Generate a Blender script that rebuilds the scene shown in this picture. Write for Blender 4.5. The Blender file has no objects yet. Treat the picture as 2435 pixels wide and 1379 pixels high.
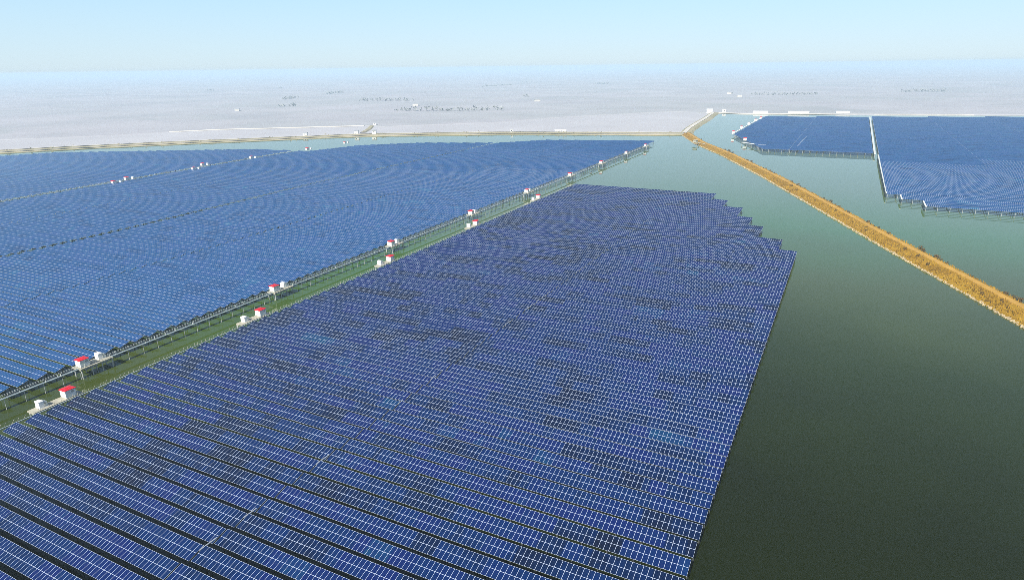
import bpy, bmesh, math, random
import numpy as np
from mathutils import Vector, Matrix

random.seed(11)
rng = np.random.default_rng(11)
S = bpy.context.scene
COL = S.collection
R = math.radians

# ------------------------------------------------------------------ camera
# world axes: +Y runs along the channel (north), +X along the panel rows (east)
CAM_H, F_PX, W_PX, H_PX = 85.5, 1551.1, 2435.0, 1379.0
PITCH = math.atan((689.5 - 158.85) / F_PX)
HEAD, ROLL = R(27.115), 0.0136
ca, sa = math.cos(HEAD), math.sin(HEAD)


def heading(x, y, z):           # camera-heading frame -> world
    return Vector((x * ca - y * sa, x * sa + y * ca, z))


fwd = heading(0, math.cos(PITCH), -math.sin(PITCH))
down0 = heading(0, -math.sin(PITCH), -math.cos(PITCH))
right0 = heading(1, 0, 0)
cr, sr = math.cos(ROLL), math.sin(ROLL)
rgt = right0 * cr + down0 * sr
upv = right0 * sr - down0 * cr
cam_data = bpy.data.cameras.new('camera')
cam = bpy.data.objects.new('camera', cam_data)
COL.objects.link(cam)
m = Matrix((rgt, upv, -fwd)).transposed().to_4x4()
m.translation = Vector((0, 0, CAM_H))
cam.matrix_world = m
cam_data.sensor_width = 36.0
cam_data.sensor_fit = 'HORIZONTAL'
cam_data.lens = F_PX / W_PX * 36.0
cam_data.clip_start = 1.0
cam_data.clip_end = 40000.0
S.camera = cam


def project(x, y, z):
    d = Vector((x, y, z - CAM_H))
    t = d.dot(fwd)
    if t < 5:
        return -1e6, -1e6, 0.0
    return W_PX / 2 + d.dot(rgt) / t * F_PX, H_PX / 2 - d.dot(upv) / t * F_PX, F_PX / t


def in_frame(x, y, z=3.2, mar=25):
    u, v, s = project(x, y, z)
    return -mar < u < W_PX + mar and -mar < v < H_PX + mar


# ------------------------------------------------------------------ sky, sun, exposure
SUN_EL, SUN_AZ = R(41.0), R(178.0)
world = bpy.data.worlds.new('World')
S.world = world
world.use_nodes = True
wn = world.node_tree
bg = wn.nodes['Background']
sky = wn.nodes.new('ShaderNodeTexSky')
sky.sky_type = 'NISHITA'
sky.sun_disc = False
sky.sun_elevation = SUN_EL
sky.sun_rotation = SUN_AZ
sky.altitude = 0
sky.air_density = 0.65
sky.dust_density = 0.4
sky.ozone_density = 2.0
# milky morning haze low in the sky, the same all round, thinning out upwards
tc = wn.nodes.new('ShaderNodeTexCoord')
sx = wn.nodes.new('ShaderNodeSeparateXYZ')
wn.links.new(tc.outputs['Generated'], sx.inputs[0])
low = wn.nodes.new('ShaderNodeMapRange')
low.interpolation_type = 'SMOOTHSTEP'
for i_, x_ in ((1, 0.0), (2, 0.42), (3, 0.86), (4, 0.0)): low.inputs[i_].default_value = x_
wn.links.new(sx.outputs[2], low.inputs[0])
hcol = wn.nodes.new('ShaderNodeValToRGB')
hcol.color_ramp.elements[0].position = 0.0
hcol.color_ramp.elements[0].color = (4.8, 5.85, 6.45, 1)
hcol.color_ramp.elements[1].position = 0.11
hcol.color_ramp.elements[1].color = (3.9, 6.0, 7.3, 1)
wn.links.new(sx.outputs[2], hcol.inputs[0])
mx = wn.nodes.new('ShaderNodeMix')
mx.data_type = 'RGBA'
wn.links.new(low.outputs[0], mx.inputs[0])
wn.links.new(sky.outputs['Color'], mx.inputs[6])
wn.links.new(hcol.outputs[0], mx.inputs[7])
wn.links.new(mx.outputs[2], bg.inputs['Color'])
bg.inputs['Strength'].default_value = 0.095

sun_vec = Vector((math.sin(SUN_AZ) * math.cos(SUN_EL), math.cos(SUN_AZ) * math.cos(SUN_EL), math.sin(SUN_EL)))
sd = bpy.data.lights.new('sun', 'SUN')
sd.energy = 4.6
sd.angle = R(0.53)
sd.color = (1.0, 0.95, 0.88)
sun = bpy.data.objects.new('sun', sd)
COL.objects.link(sun)
sun.location = sun_vec * 300
sun.rotation_euler = (-sun_vec).to_track_quat('-Z', 'Y').to_euler()

S.view_settings.view_transform = 'Standard'
S.view_settings.look = 'None'
S.view_settings.exposure = 0.6
S.view_settings.gamma = 1.0
S.view_settings.use_curve_mapping = False
S.render.engine = 'CYCLES'
S.cycles.max_bounces = 6
S.cycles.volume_bounces = 2
S.cycles.use_denoising = False
S.cycles.pixel_filter_type = 'BLACKMAN_HARRIS'
S.cycles.filter_width = 0.6


# ------------------------------------------------------------------ helpers
def tag(o, label=None, cat=None, group=None, kind=None):
    if label: o['label'] = label
    if cat: o['category'] = cat
    if group: o['group'] = group
    if kind: o['kind'] = kind
    return o


def empty(name, loc, rz=0.0):
    o = bpy.data.objects.new(name, None)
    COL.objects.link(o)
    o.empty_display_size = 0.5
    o.location = loc
    o.rotation_euler = (0, 0, rz)
    return o


def link(name, mesh, parent=None, loc=(0, 0, 0)):
    o = bpy.data.objects.new(name, mesh)
    COL.objects.link(o)
    o.location = loc
    if parent: o.parent = parent
    return o


class MB:
    """collects quads / tris with material slots into one mesh"""
    def __init__(s):
        s.v, s.f, s.m = [], [], []

    def poly(s, pts, mi=0):
        n = len(s.v)
        s.v += [tuple(p) for p in pts]
        s.f.append(tuple(range(n, n + len(pts))))
        s.m.append(mi)

    def box(s, x0, x1, y0, y1, z0, z1, mi=0, top=None):
        n = len(s.v)
        s.v += [(x0, y0, z0), (x1, y0, z0), (x1, y1, z0), (x0, y1, z0), (x0, y0, z1), (x1, y0, z1), (x1, y1, z1), (x0, y1, z1)]
        for k, q in enumerate(((3, 2, 1, 0), (4, 5, 6, 7), (0, 1, 5, 4), (1, 2, 6, 5), (2, 3, 7, 6), (3, 0, 4, 7))):
            s.f.append(tuple(n + i for i in q))
            s.m.append(top if (k == 1 and top is not None) else mi)

    def bar(s, a, b, w, h=None, mi=0):
        """square bar from a to b"""
        a, b = Vector(a), Vector(b)
        d = (b - a).normalized()
        sd_ = d.cross(Vector((0, 0, 1)))
        if sd_.length < 1e-3: sd_ = Vector((1, 0, 0))
        sd_.normalize()
        u = sd_.cross(d).normalized()
        h = h or w
        n = len(s.v)
        for p in (a, b):
            for i, j in ((-1, -1), (1, -1), (1, 1), (-1, 1)):
                s.v.append(tuple(p + sd_ * (w / 2 * i) + u * (h / 2 * j)))
        for q in ((3, 2, 1, 0), (4, 5, 6, 7), (0, 1, 5, 4), (1, 2, 6, 5), (2, 3, 7, 6), (3, 0, 4, 7)):
            s.f.append(tuple(n + i for i in q))
            s.m.append(mi)

    def tube(s, x, y, z0, z1, r0, r1=None, n=8, mi=0):
        r1 = r0 if r1 is None else r1
        k = len(s.v)
        for z, r in ((z0, r0), (z1, r1)):
            for i in range(n):
                t = 2 * math.pi * i / n
                s.v.append((x + r * math.cos(t), y + r * math.sin(t), z))
        for i in range(n):
            j = (i + 1) % n
            s.f.append((k + i, k + j, k + n + j, k + n + i)); s.m.append(mi)
        s.f.append(tuple(k + n + i for i in range(n))); s.m.append(mi)

    def mesh(s, name, mats):
        me = bpy.data.meshes.new(name)
        me.from_pydata(s.v, [], s.f)
        for mt in (mats if isinstance(mats, (list, tuple)) else [mats]): me.materials.append(mt)
        me.polygons.foreach_set('material_index', s.m)
        me.update()
        return me

    def obj(s, name, mats, parent=None, loc=(0, 0, 0)):
        return link(name, s.mesh(name, mats), parent, loc)


def new_mat(name):
    mt = bpy.data.materials.new(name)
    mt.use_nodes = True
    nt = mt.node_tree
    return mt, nt, nt.nodes['Principled BSDF']


def N(nt, kind, **kw):
    n = nt.nodes.new(kind)
    for k, v in kw.items(): setattr(n, k, v)
    return n


def mathn(nt, op, a, b=None):
    n = N(nt, 'ShaderNodeMath', operation=op)
    for i, x in enumerate((a, b)):
        if x is None: continue
        if isinstance(x, (int, float)): n.inputs[i].default_value = x
        else: nt.links.new(x, n.inputs[i])
    return n.outputs[0]


def ramp(nt, fac, stops, interp='LINEAR'):
    n = N(nt, 'ShaderNodeValToRGB')
    n.color_ramp.interpolation = interp
    el = n.color_ramp.elements
    while len(el) < len(stops): el.new(0.5)
    for e, (p, c) in zip(el, stops):
        e.position = p
        e.color = (*c, 1)
    nt.links.new(fac, n.inputs[0])
    return n.outputs[0]


def noise(nt, vec, scale, detail=3, rough=0.55):
    n = N(nt, 'ShaderNodeTexNoise')
    n.inputs['Scale'].default_value = scale
    n.inputs['Detail'].default_value = detail
    n.inputs['Roughness'].default_value = rough
    if vec is not None: nt.links.new(vec, n.inputs['Vector'])
    return n.outputs['Fac']


def simple(name, c, rough=0.6, metal=0.0, var=0.25, scale=1.5, spec=0.4):
    mt, nt, b = new_mat(name)
    g = N(nt, 'ShaderNodeNewGeometry')
    f = noise(nt, g.outputs['Position'], scale, 4)
    lo = tuple(x * (1 - var) for x in c)
    hi = tuple(min(1, x * (1 + var * 0.7)) for x in c)
    nt.links.new(ramp(nt, f, [(0.3, lo), (0.7, hi)]), b.inputs['Base Color'])
    b.inputs['Roughness'].default_value = rough
    b.inputs['Metallic'].default_value = metal
    b.inputs['Specular IOR Level'].default_value = spec
    return mt


def mixc(nt, fac, a, b):
    n = N(nt, 'ShaderNodeMix', data_type='RGBA')
    if isinstance(fac, (int, float)): n.inputs[0].default_value = fac
    else: nt.links.new(fac, n.inputs[0])
    for i, x in ((6, a), (7, b)):
        if isinstance(x, tuple): n.inputs[i].default_value = (*x, 1)
        else: nt.links.new(x, n.inputs[i])
    return n.outputs[2]


# ------------------------------------------------------------------ materials
def make_glass():
    mt, nt, b = new_mat('panel_glass')
    g = N(nt, 'ShaderNodeNewGeometry')
    sp = N(nt, 'ShaderNodeSeparateXYZ')
    nt.links.new(g.outputs['Position'], sp.inputs[0])
    X, Y = sp.outputs[0], sp.outputs[1]
    row = mathn(nt, 'FLOOR', mathn(nt, 'DIVIDE', mathn(nt, 'SUBTRACT', Y, 2.6), 5.0))
    half = mathn(nt, 'FLOOR', mathn(nt, 'DIVIDE', mathn(nt, 'SUBTRACT', Y, 2.6 - 0.02), 1.66))
    w1 = N(nt, 'ShaderNodeTexWhiteNoise', noise_dimensions='1D')
    nt.links.new(row, w1.inputs['W'])
    # batches of modules laid along a row, of two lengths
    def batch(length, k):
        cx = N(nt, 'ShaderNodeCombineXYZ')
        nt.links.new(mathn(nt, 'FLOOR', mathn(nt, 'DIVIDE', mathn(nt, 'ADD', X, mathn(nt, 'MULTIPLY', w1.outputs['Value'], 40.0 * k)), length)), cx.inputs[0])
        nt.links.new(row, cx.inputs[1])
        cx.inputs[2].default_value = k
        w = N(nt, 'ShaderNodeTexWhiteNoise', noise_dimensions='3D')
        nt.links.new(cx.outputs[0], w.inputs['Vector'])
        return w.outputs['Value']
    b1 = batch(13.0, 1.0)
    b2 = batch(5.0, 2.0)
    cm = N(nt, 'ShaderNodeCombineXYZ')
    nt.links.new(mathn(nt, 'FLOOR', X), cm.inputs[0])
    nt.links.new(half, cm.inputs[1])
    wm = N(nt, 'ShaderNodeTexWhiteNoise', noise_dimensions='3D')
    nt.links.new(cm.outputs[0], wm.inputs['Vector'])
    # supply lots: large soft regions
    mp = N(nt, 'ShaderNodeMapping')
    mp.inputs['Scale'].default_value = (0.022, 0.05, 0.0)
    nt.links.new(g.outputs['Position'], mp.inputs[0])
    big = noise(nt, mp.outputs[0], 1.0, 2, 0.6)
    f = mathn(nt, 'ADD', mathn(nt, 'MULTIPLY', b1, 0.34), mathn(nt, 'MULTIPLY', b2, 0.20))
    f = mathn(nt, 'ADD', f, mathn(nt, 'MULTIPLY', wm.outputs['Value'], 0.08))
    f = mathn(nt, 'ADD', f, mathn(nt, 'MULTIPLY', mathn(nt, 'SUBTRACT', big, 0.5), mathn(nt, 'ADD', 0.25, mathn(nt, 'MULTIPLY', mathn(nt, 'GREATER_THAN', X, -185.0), 0.28))))
    f = mathn(nt, 'ADD', f, 0.26)
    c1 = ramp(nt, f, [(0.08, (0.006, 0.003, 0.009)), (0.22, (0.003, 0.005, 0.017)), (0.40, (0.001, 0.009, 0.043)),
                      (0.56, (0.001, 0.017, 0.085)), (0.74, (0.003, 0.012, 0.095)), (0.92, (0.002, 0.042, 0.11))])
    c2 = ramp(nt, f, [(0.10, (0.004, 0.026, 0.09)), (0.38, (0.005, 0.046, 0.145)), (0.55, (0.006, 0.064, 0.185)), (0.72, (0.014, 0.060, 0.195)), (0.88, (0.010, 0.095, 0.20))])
    inner = mathn(nt, 'MULTIPLY', mathn(nt, 'GREATER_THAN', X, -185.0), mathn(nt, 'LESS_THAN', Y, 449.0))   # arrays outside this get paler blue, distant haze put into their colour
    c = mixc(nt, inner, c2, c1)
    nt.links.new(c, b.inputs['Base Color'])
    b.inputs['Roughness'].default_value = 0.12
    b.inputs['IOR'].default_value = 1.5
    b.inputs['Sheen Weight'].default_value = 0.12      # dust film, tinted blue so its sheen stands in for distant haze
    b.inputs['Sheen Roughness'].default_value = 0.3
    b.inputs['Sheen Tint'].default_value = (0.4, 0.8, 1.0, 1)
    return mt


def make_water():
    mt, nt, b = new_mat('lake_water')
    g = N(nt, 'ShaderNodeNewGeometry')
    # darker south, paler green north: distant haze put into the colour; channel greener too
    sp = N(nt, 'ShaderNodeSeparateXYZ')
    nt.links.new(g.outputs['Position'], sp.inputs[0])
    mp = N(nt, 'ShaderNodeMapping')
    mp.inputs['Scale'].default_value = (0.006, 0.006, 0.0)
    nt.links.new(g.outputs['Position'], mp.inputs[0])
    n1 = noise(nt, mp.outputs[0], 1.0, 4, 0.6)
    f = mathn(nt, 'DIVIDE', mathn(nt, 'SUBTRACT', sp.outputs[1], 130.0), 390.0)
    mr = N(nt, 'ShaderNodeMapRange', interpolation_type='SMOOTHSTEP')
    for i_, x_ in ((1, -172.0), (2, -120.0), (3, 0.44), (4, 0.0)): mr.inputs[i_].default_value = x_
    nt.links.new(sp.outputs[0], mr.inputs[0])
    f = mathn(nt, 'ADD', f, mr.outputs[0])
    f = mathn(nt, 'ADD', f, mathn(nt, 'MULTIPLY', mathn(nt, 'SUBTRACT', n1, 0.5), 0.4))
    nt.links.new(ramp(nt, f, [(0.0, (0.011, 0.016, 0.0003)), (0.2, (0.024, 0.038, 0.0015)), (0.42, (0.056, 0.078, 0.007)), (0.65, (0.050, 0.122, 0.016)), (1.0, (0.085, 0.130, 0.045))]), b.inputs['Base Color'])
    b.inputs['Roughness'].default_value = 0.025
    b.inputs['IOR'].default_value = 1.33
    b.inputs['Specular IOR Level'].default_value = 0.36
    n2 = noise(nt, g.outputs['Position'], 0.9, 3, 0.6)
    bp = N(nt, 'ShaderNodeBump')
    bp.inputs['Strength'].default_value = 0.025
    bp.inputs['Distance'].default_value = 0.06
    nt.links.new(n2, bp.inputs['Height'])
    nt.links.new(bp.outputs[0], b.inputs['Normal'])
    return mt


def make_land():
    mt, nt, b = new_mat('far_land')
    g = N(nt, 'ShaderNodeNewGeometry')
    mp = N(nt, 'ShaderNodeMapping')
    mp.inputs['Rotation'].default_value = (0, 0, 0.4)
    mp.inputs['Scale'].default_value = (0.0035, 0.006, 0.0)
    nt.links.new(g.outputs['Position'], mp.inputs[0])
    vo = N(nt, 'ShaderNodeTexVoronoi', distance='CHEBYCHEV')
    vo.inputs['Scale'].default_value = 1.0
    nt.links.new(mp.outputs[0], vo.inputs['Vector'])
    sc = N(nt, 'ShaderNodeSeparateColor')
    nt.links.new(vo.outputs['Color'], sc.inputs[0])
    c1 = ramp(nt, sc.outputs[0], [(0.0, (0.38, 0.37, 0.37)), (0.35, (0.44, 0.42, 0.42)), (0.7, (0.36, 0.37, 0.35)), (1.0, (0.47, 0.45, 0.45))])  # pale, low-contrast fields: fading into haze put into the colour
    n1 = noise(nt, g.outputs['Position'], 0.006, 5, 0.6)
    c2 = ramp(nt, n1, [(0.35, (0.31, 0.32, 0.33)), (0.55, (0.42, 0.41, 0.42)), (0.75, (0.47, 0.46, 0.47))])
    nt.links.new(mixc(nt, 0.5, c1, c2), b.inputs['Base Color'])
    b.inputs['Roughness'].default_value = 0.95
    b.inputs['Specular IOR Level'].default_value = 0.1
    return mt


def make_drygrass(name, stops, s1=0.09, s2=1.1):
    mt, nt, b = new_mat(name)
    g = N(nt, 'ShaderNodeNewGeometry')
    a = noise(nt, g.outputs['Position'], s1, 4, 0.6)
    c = noise(nt, g.outputs['Position'], s2, 4, 0.7)
    f = mathn(nt, 'ADD', mathn(nt, 'MULTIPLY', a, 0.55), mathn(nt, 'MULTIPLY', c, 0.45))
    nt.links.new(ramp(nt, f, stops), b.inputs['Base Color'])
    b.inputs['Roughness'].default_value = 0.95
    b.inputs['Specular IOR Level'].default_value = 0.1
    return mt


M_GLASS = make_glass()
M_FRAME = simple('panel_frame', (0.45, 0.52, 0.64), 0.45, 0.0, 0.06, 0.2)
M_STEEL = simple('galvanised_steel', (0.42, 0.45, 0.47), 0.5, 0.3, 0.2, 0.8)
M_PILE = simple('concrete_pile', (0.42, 0.43, 0.40), 0.85, 0, 0.25, 1.2)
M_PILED = simple('shade_dark_pile', (0.07, 0.075, 0.065), 0.8, 0, 0.3, 1.2)  # darkened in colour to sink into the shade under the tables
M_STEELD = simple('dark_steel', (0.16, 0.17, 0.175), 0.6, 0.2, 0.2, 0.8)  # darker grey than the galvanised steel
M_CONC = simple('pale_concrete', (0.40, 0.38, 0.29), 0.85, 0, 0.22, 0.9)
M_DECK = simple('pier_deck', (0.24, 0.30, 0.30), 0.8, 0, 0.25, 0.7)
M_WHITE = simple('white_paint', (0.80, 0.80, 0.77), 0.5, 0, 0.06, 0.9)
M_OFF = simple('offwhite_paint', (0.66, 0.68, 0.62), 0.55, 0, 0.12, 1.4)
M_RED = simple('red_roof', (0.62, 0.012, 0.022), 0.45, 0, 0.12, 1.6)
M_DARK = simple('dark_vent', (0.05, 0.055, 0.055), 0.6, 0, 0.3, 2.0)
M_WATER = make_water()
M_LAND = make_land()
M_GRASS = make_drygrass('dry_grass', [(0.30, (0.11, 0.055, 0.006)), (0.43, (0.27, 0.15, 0.008)), (0.57, (0.38, 0.225, 0.014)), (0.72, (0.28, 0.21, 0.02))])
M_TUFT = make_drygrass('grass_tufts', [(0.3, (0.10, 0.05, 0.008)), (0.5, (0.36, 0.21, 0.014)), (0.7, (0.48, 0.31, 0.04))], 0.15, 2.0)
M_SHRUB = make_drygrass('shrub_twigs', [(0.3, (0.05, 0.035, 0.012)), (0.5, (0.12, 0.075, 0.02)), (0.7, (0.20, 0.13, 0.03))], 0.3, 3.0)
M_DIRT = simple('dirt_track', (0.50, 0.29, 0.055), 0.95, 0, 0.2, 0.25, 0.1)
M_STONE = simple('pale_stone', (0.48, 0.38, 0.22), 0.9, 0, 0.3, 0.7, 0.2)
M_BANK = make_drygrass('bank_grass', [(0.3, (0.24, 0.22, 0.11)), (0.5, (0.36, 0.32, 0.19)), (0.7, (0.46, 0.39, 0.28))], 0.015, 0.2)
M_ROAD = simple('pale_road', (0.62, 0.58, 0.50), 0.9, 0, 0.15, 0.05, 0.1)
M_FLAT = simple('pale_mud', (0.50, 0.48, 0.47), 0.6, 0, 0.08, 0.01, 0.4)
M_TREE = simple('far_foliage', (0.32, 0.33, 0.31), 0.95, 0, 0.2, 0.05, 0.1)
M_BOAT = simple('boat_hull', (0.05, 0.10, 0.09), 0.5, 0, 0.3, 1.5)
M_GREYROOF = simple('grey_roof', (0.35, 0.36, 0.37), 0.7, 0, 0.2, 0.4)

# ------------------------------------------------------------------ haze
hz = MB()
hz.box(-13500, 13500, -13500, 13500, -2.2, 88.0)
mh = bpy.data.materials.new('haze_air')
mh.use_nodes = True
nt = mh.node_tree
for n_ in list(nt.nodes):
    if n_.type == 'BSDF_PRINCIPLED': nt.nodes.remove(n_)
pv = nt.nodes.new('ShaderNodeVolumePrincipled')
pv.inputs['Color'].default_value = (0.66, 0.84, 0.96, 1)
pv.inputs['Density'].default_value = 0.00025
pv.inputs['Anisotropy'].default_value = 0.0
nt.links.new(pv.outputs[0], nt.nodes['Material Output'].inputs['Volume'])
haze = hz.obj('haze', mh)
tag(haze, 'pale blue morning haze lying over the lake', 'haze', kind='stuff')

# ------------------------------------------------------------------ water and land
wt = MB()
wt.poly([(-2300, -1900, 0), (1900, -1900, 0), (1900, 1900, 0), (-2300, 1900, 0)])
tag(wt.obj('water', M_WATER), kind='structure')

POND = [(-1020.7, 487.2), (-977.5, 531.1), (-933.8, 576.6), (-896.2, 647.6), (-852.2, 704.6), (-678.1, 830.7), (-640, 828), (-579.4, 880.0),
        (-501.8, 962.0), (-469.0, 1055.2), (-395.3, 1171.0), (-309.6, 1275.0), (-232.9, 1266.0)]
RFAR = [(-174.1, 1252.0), (18.8, 1285.0), (247.5, 1345.0), (700, 1420), (1400, 1200), (1700, 300), (1500, -1500), (-300, -1700), (-1800, -1300), (-2000, 0), (-1400, 380)]
loop = POND + RFAR
# densify so that the bank is not made of long straight cuts
dl = []
for i, a in enumerate(loop):
    b_ = loop[(i + 1) % len(loop)]
    d_ = math.dist(a, b_)
    k_ = max(1, int(d_ / 70))
    for j in range(k_):
        t = j / k_
        q = (a[0] + (b_[0] - a[0]) * t, a[1] + (b_[1] - a[1]) * t)
        jit = 0 if j == 0 else 7
        dl.append((q[0] + random.uniform(-jit, jit), q[1] + random.uniform(-jit, jit)))
cxy = (-200.0, 300.0)


def ringpt(p, kind):
    dx, dy = p[0] - cxy[0], p[1] - cxy[1]
    d_ = math.hypot(dx, dy)
    if kind == 'toe': return (*p, -1.0)
    if kind == 'top': return (p[0] + dx / d_ * 8, p[1] + dy / d_ * 8, 1.0)
    if kind == 'mid': return (p[0] + dx / d_ * 900, p[1] + dy / d_ * 900, 1.2)
    s_ = 13000 / max(abs(dx), abs(dy))
    return (cxy[0] + dx * s_, cxy[1] + dy * s_, 1.5)


gm = MB()
kinds = ('toe', 'top', 'mid', 'out')
nd = len(dl)
for k_ in kinds:
    gm.v += [ringpt(p, k_) for p in dl]
for r_ in range(3):
    for i in range(nd):
        j = (i + 1) % nd
        gm.f.append((r_ * nd + j, r_ * nd + i, (r_ + 1) * nd + i, (r_ + 1) * nd + j)); gm.m.append(0)
gnd = gm.obj('ground', M_LAND)
tag(gnd, kind='structure')


def offset_line(pts, off):
    out = []
    for i, p in enumerate(pts):
        a = Vector(pts[max(0, i - 1)]); b_ = Vector(pts[min(len(pts) - 1, i + 1)])
        d_ = (b_ - a).normalized()
        n_ = Vector((d_.y, -d_.x))      # right of travel
        out.append((p[0] + n_.x * off, p[1] + n_.y * off))
    return out


def densify(pts, step):
    out = []
    for a, b_ in zip(pts[:-1], pts[1:]):
        k_ = max(1, int(math.dist(a, b_) / step))
        for j in range(k_):
            t = j / k_
            out.append((a[0] + (b_[0] - a[0]) * t, a[1] + (b_[1] - a[1]) * t))
    return out + [pts[-1]]


def smooth(pts, it=3):
    pts = [Vector(p) for p in pts]
    for _ in range(it):
        pts = [pts[0]] + [(pts[i - 1] + 2 * pts[i] + pts[i + 1]) / 4 for i in range(1, len(pts) - 1)] + [pts[-1]]
    return [tuple(p) for p in pts]


def strip(name, pts, prof, mat, kind='structure', jit=0.0, lift=0.0):
    """sweep a profile [(offset, z)] along a line"""
    mb = MB()
    lines = []
    for k_, (o, z) in enumerate(prof):
        L = offset_line(pts, o)
        inner = 0 < k_ < len(prof) - 1
        lines.append([(x + random.uniform(-jit, jit), y + random.uniform(-jit, jit), z + lift + (random.uniform(-jit, jit) * 0.35 if inner else 0)) for x, y in L])
    n = len(pts)
    for L in lines: mb.v += L
    for r_ in range(len(prof) - 1):
        for i in range(n - 1):
            mb.f.append((r_ * n + i, r_ * n + i + 1, (r_ + 1) * n + i + 1, (r_ + 1) * n + i)); mb.m.append(0)
    o = mb.obj(name, mat)
    # faces up
    bm = bmesh.new(); bm.from_mesh(o.data)
    bmesh.ops.recalc_face_normals(bm, faces=bm.faces)
    if sum(f.normal.z for f in bm.faces) < 0: bmesh.ops.reverse_faces(bm, faces=bm.faces)
    bm.to_mesh(o.data); bm.free()
    tag(o, kind=kind)
    return o


# dyke with the dirt track (right of the near array), travelling towards the camera side
DYKE = smooth(densify([(-190, 868), (-150, 766), (-106, 678), (-51, 552), (-3.5, 434), (26, 360), (51, 300.5), (63, 271), (86, 214), (112, 150), (150, 60)], 6), 6)
# right of travel (south-bound) is west: + offset = west side = water edge with stones
strip('dyke', DYKE, [(7.0, -0.8), (5.8, 0.35), (4.2, 1.0), (2.7, 1.6), (1.0, 1.85), (-0.8, 1.95), (-4.4, 2.1), (-6.2, 0.5), (-7.0, -0.8)], M_GRASS, jit=0.38)
strip('dirt_road', offset_line(DYKE, -2.6), [(1.55, -0.5), (1.15, 0.0), (0.0, 0.05), (-1.15, 0.0), (-1.5, -0.5)], M_DIRT, lift=2.2, jit=0.1)

# stones along the water's edge
sb = MB()
for q in densify(offset_line(DYKE, 6.3), 0.55):
    if q[1] > 640 and random.random() < 0.6: continue
    for _ in range(1 if random.random() < 0.7 else 2):
        x, y = q[0] + random.uniform(-0.7, 0.6), q[1] + random.uniform(-0.5, 0.5)
        r_ = random.uniform(0.22, 0.6)
        z = random.uniform(-0.05, 0.35)
        k_ = len(sb.v)
        rz = random.random() * 6.28
        for i in range(4):
            t = rz + i * math.pi / 2
            sb.v.append((x + r_ * math.cos(t) * random.uniform(.7, 1.2), y + r_ * math.sin(t) * random.uniform(.7, 1.2), z - 0.25))
        for i in range(4):
            t = rz + i * math.pi / 2 + 0.3
            sb.v.append((x + r_ * .65 * math.cos(t), y + r_ * .65 * math.sin(t), z + r_ * random.uniform(.5, .9)))
        sb.f.append((k_ + 4, k_ + 5, k_ + 6, k_ + 7)); sb.m.append(0)
        for i in range(4):
            j = (i + 1) % 4
            sb.f.append((k_ + i, k_ + j, k_ + 4 + j, k_ + 4 + i)); sb.m.append(0)
tag(sb.obj('riprap_stones', M_STONE), 'pale stones lining the water edge of the grassy dyke', 'stones', kind='stuff')

# dry grass tufts on the dyke
tb = MB()
for q in densify(DYKE, 0.5):
    far = q[1] > 560
    for _ in range(3 if far else 9):
        o_ = random.choice((random.uniform(-1.0, 5.3), random.uniform(-1.0, 5.3), random.uniform(-5.8, -4.0)))
        x, y = q[0] + o_ * -0.92 + random.uniform(-.4, .4), q[1] - o_ * 0.38 + random.uniform(-.4, .4)
        z = 1.9 if -4.9 < o_ < 1.5 else (1.75 - (o_ - 3.0) * 0.40 if o_ > 3 else 1.85 if o_ > 0 else 1.2)
        h_ = random.uniform(0.3, 1.1) * random.uniform(0.5, 1.2)
        for b_ in range(3):
            t = random.random() * 6.28
            w_ = random.uniform(0.12, 0.3)
            tb.poly([(x + w_ * math.cos(t), y + w_ * math.sin(t), z - 0.2), (x - w_ * math.cos(t), y - w_ * math.sin(t), z - 0.2),
                     (x + random.uniform(-.35, .35), y + random.uniform(-.35, .35), z + h_)])
tag(tb.obj('dry_grass', M_TUFT), 'golden brown dry grass growing over the dyke', 'grass', kind='stuff')


def shrub_mesh(seed, h):
    rnd = random.Random(seed)
    mb = MB()
    for k_ in range(5):
        t = rnd.random() * 6.28
        mb.bar((0, 0, -0.2), (0.5 * h * math.cos(t) * rnd.random(), 0.5 * h * math.sin(t) * rnd.random(), h * rnd.uniform(.6, 1.)), 0.06)
    for k_ in range(90):
        t = rnd.random() * 6.28
        rr = h * 0.55 * math.sqrt(rnd.random())
        z = h * rnd.uniform(0.15, 1.05)
        rr *= 1.1 - 0.5 * abs(z / h - 0.5)
        c = Vector((rr * math.cos(t), rr * math.sin(t), z))
        a = Vector((rnd.uniform(-1, 1), rnd.uniform(-1, 1), rnd.uniform(-.4, 1))).normalized() * 0.24 * h
        b_ = Vector((rnd.uniform(-1, 1), rnd.uniform(-1, 1), rnd.uniform(-1, 1))).normalized() * 0.13 * h
        mb.poly([c - b_, c + b_, c + a])
    return mb.mesh('shrub', M_SHRUB)


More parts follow.
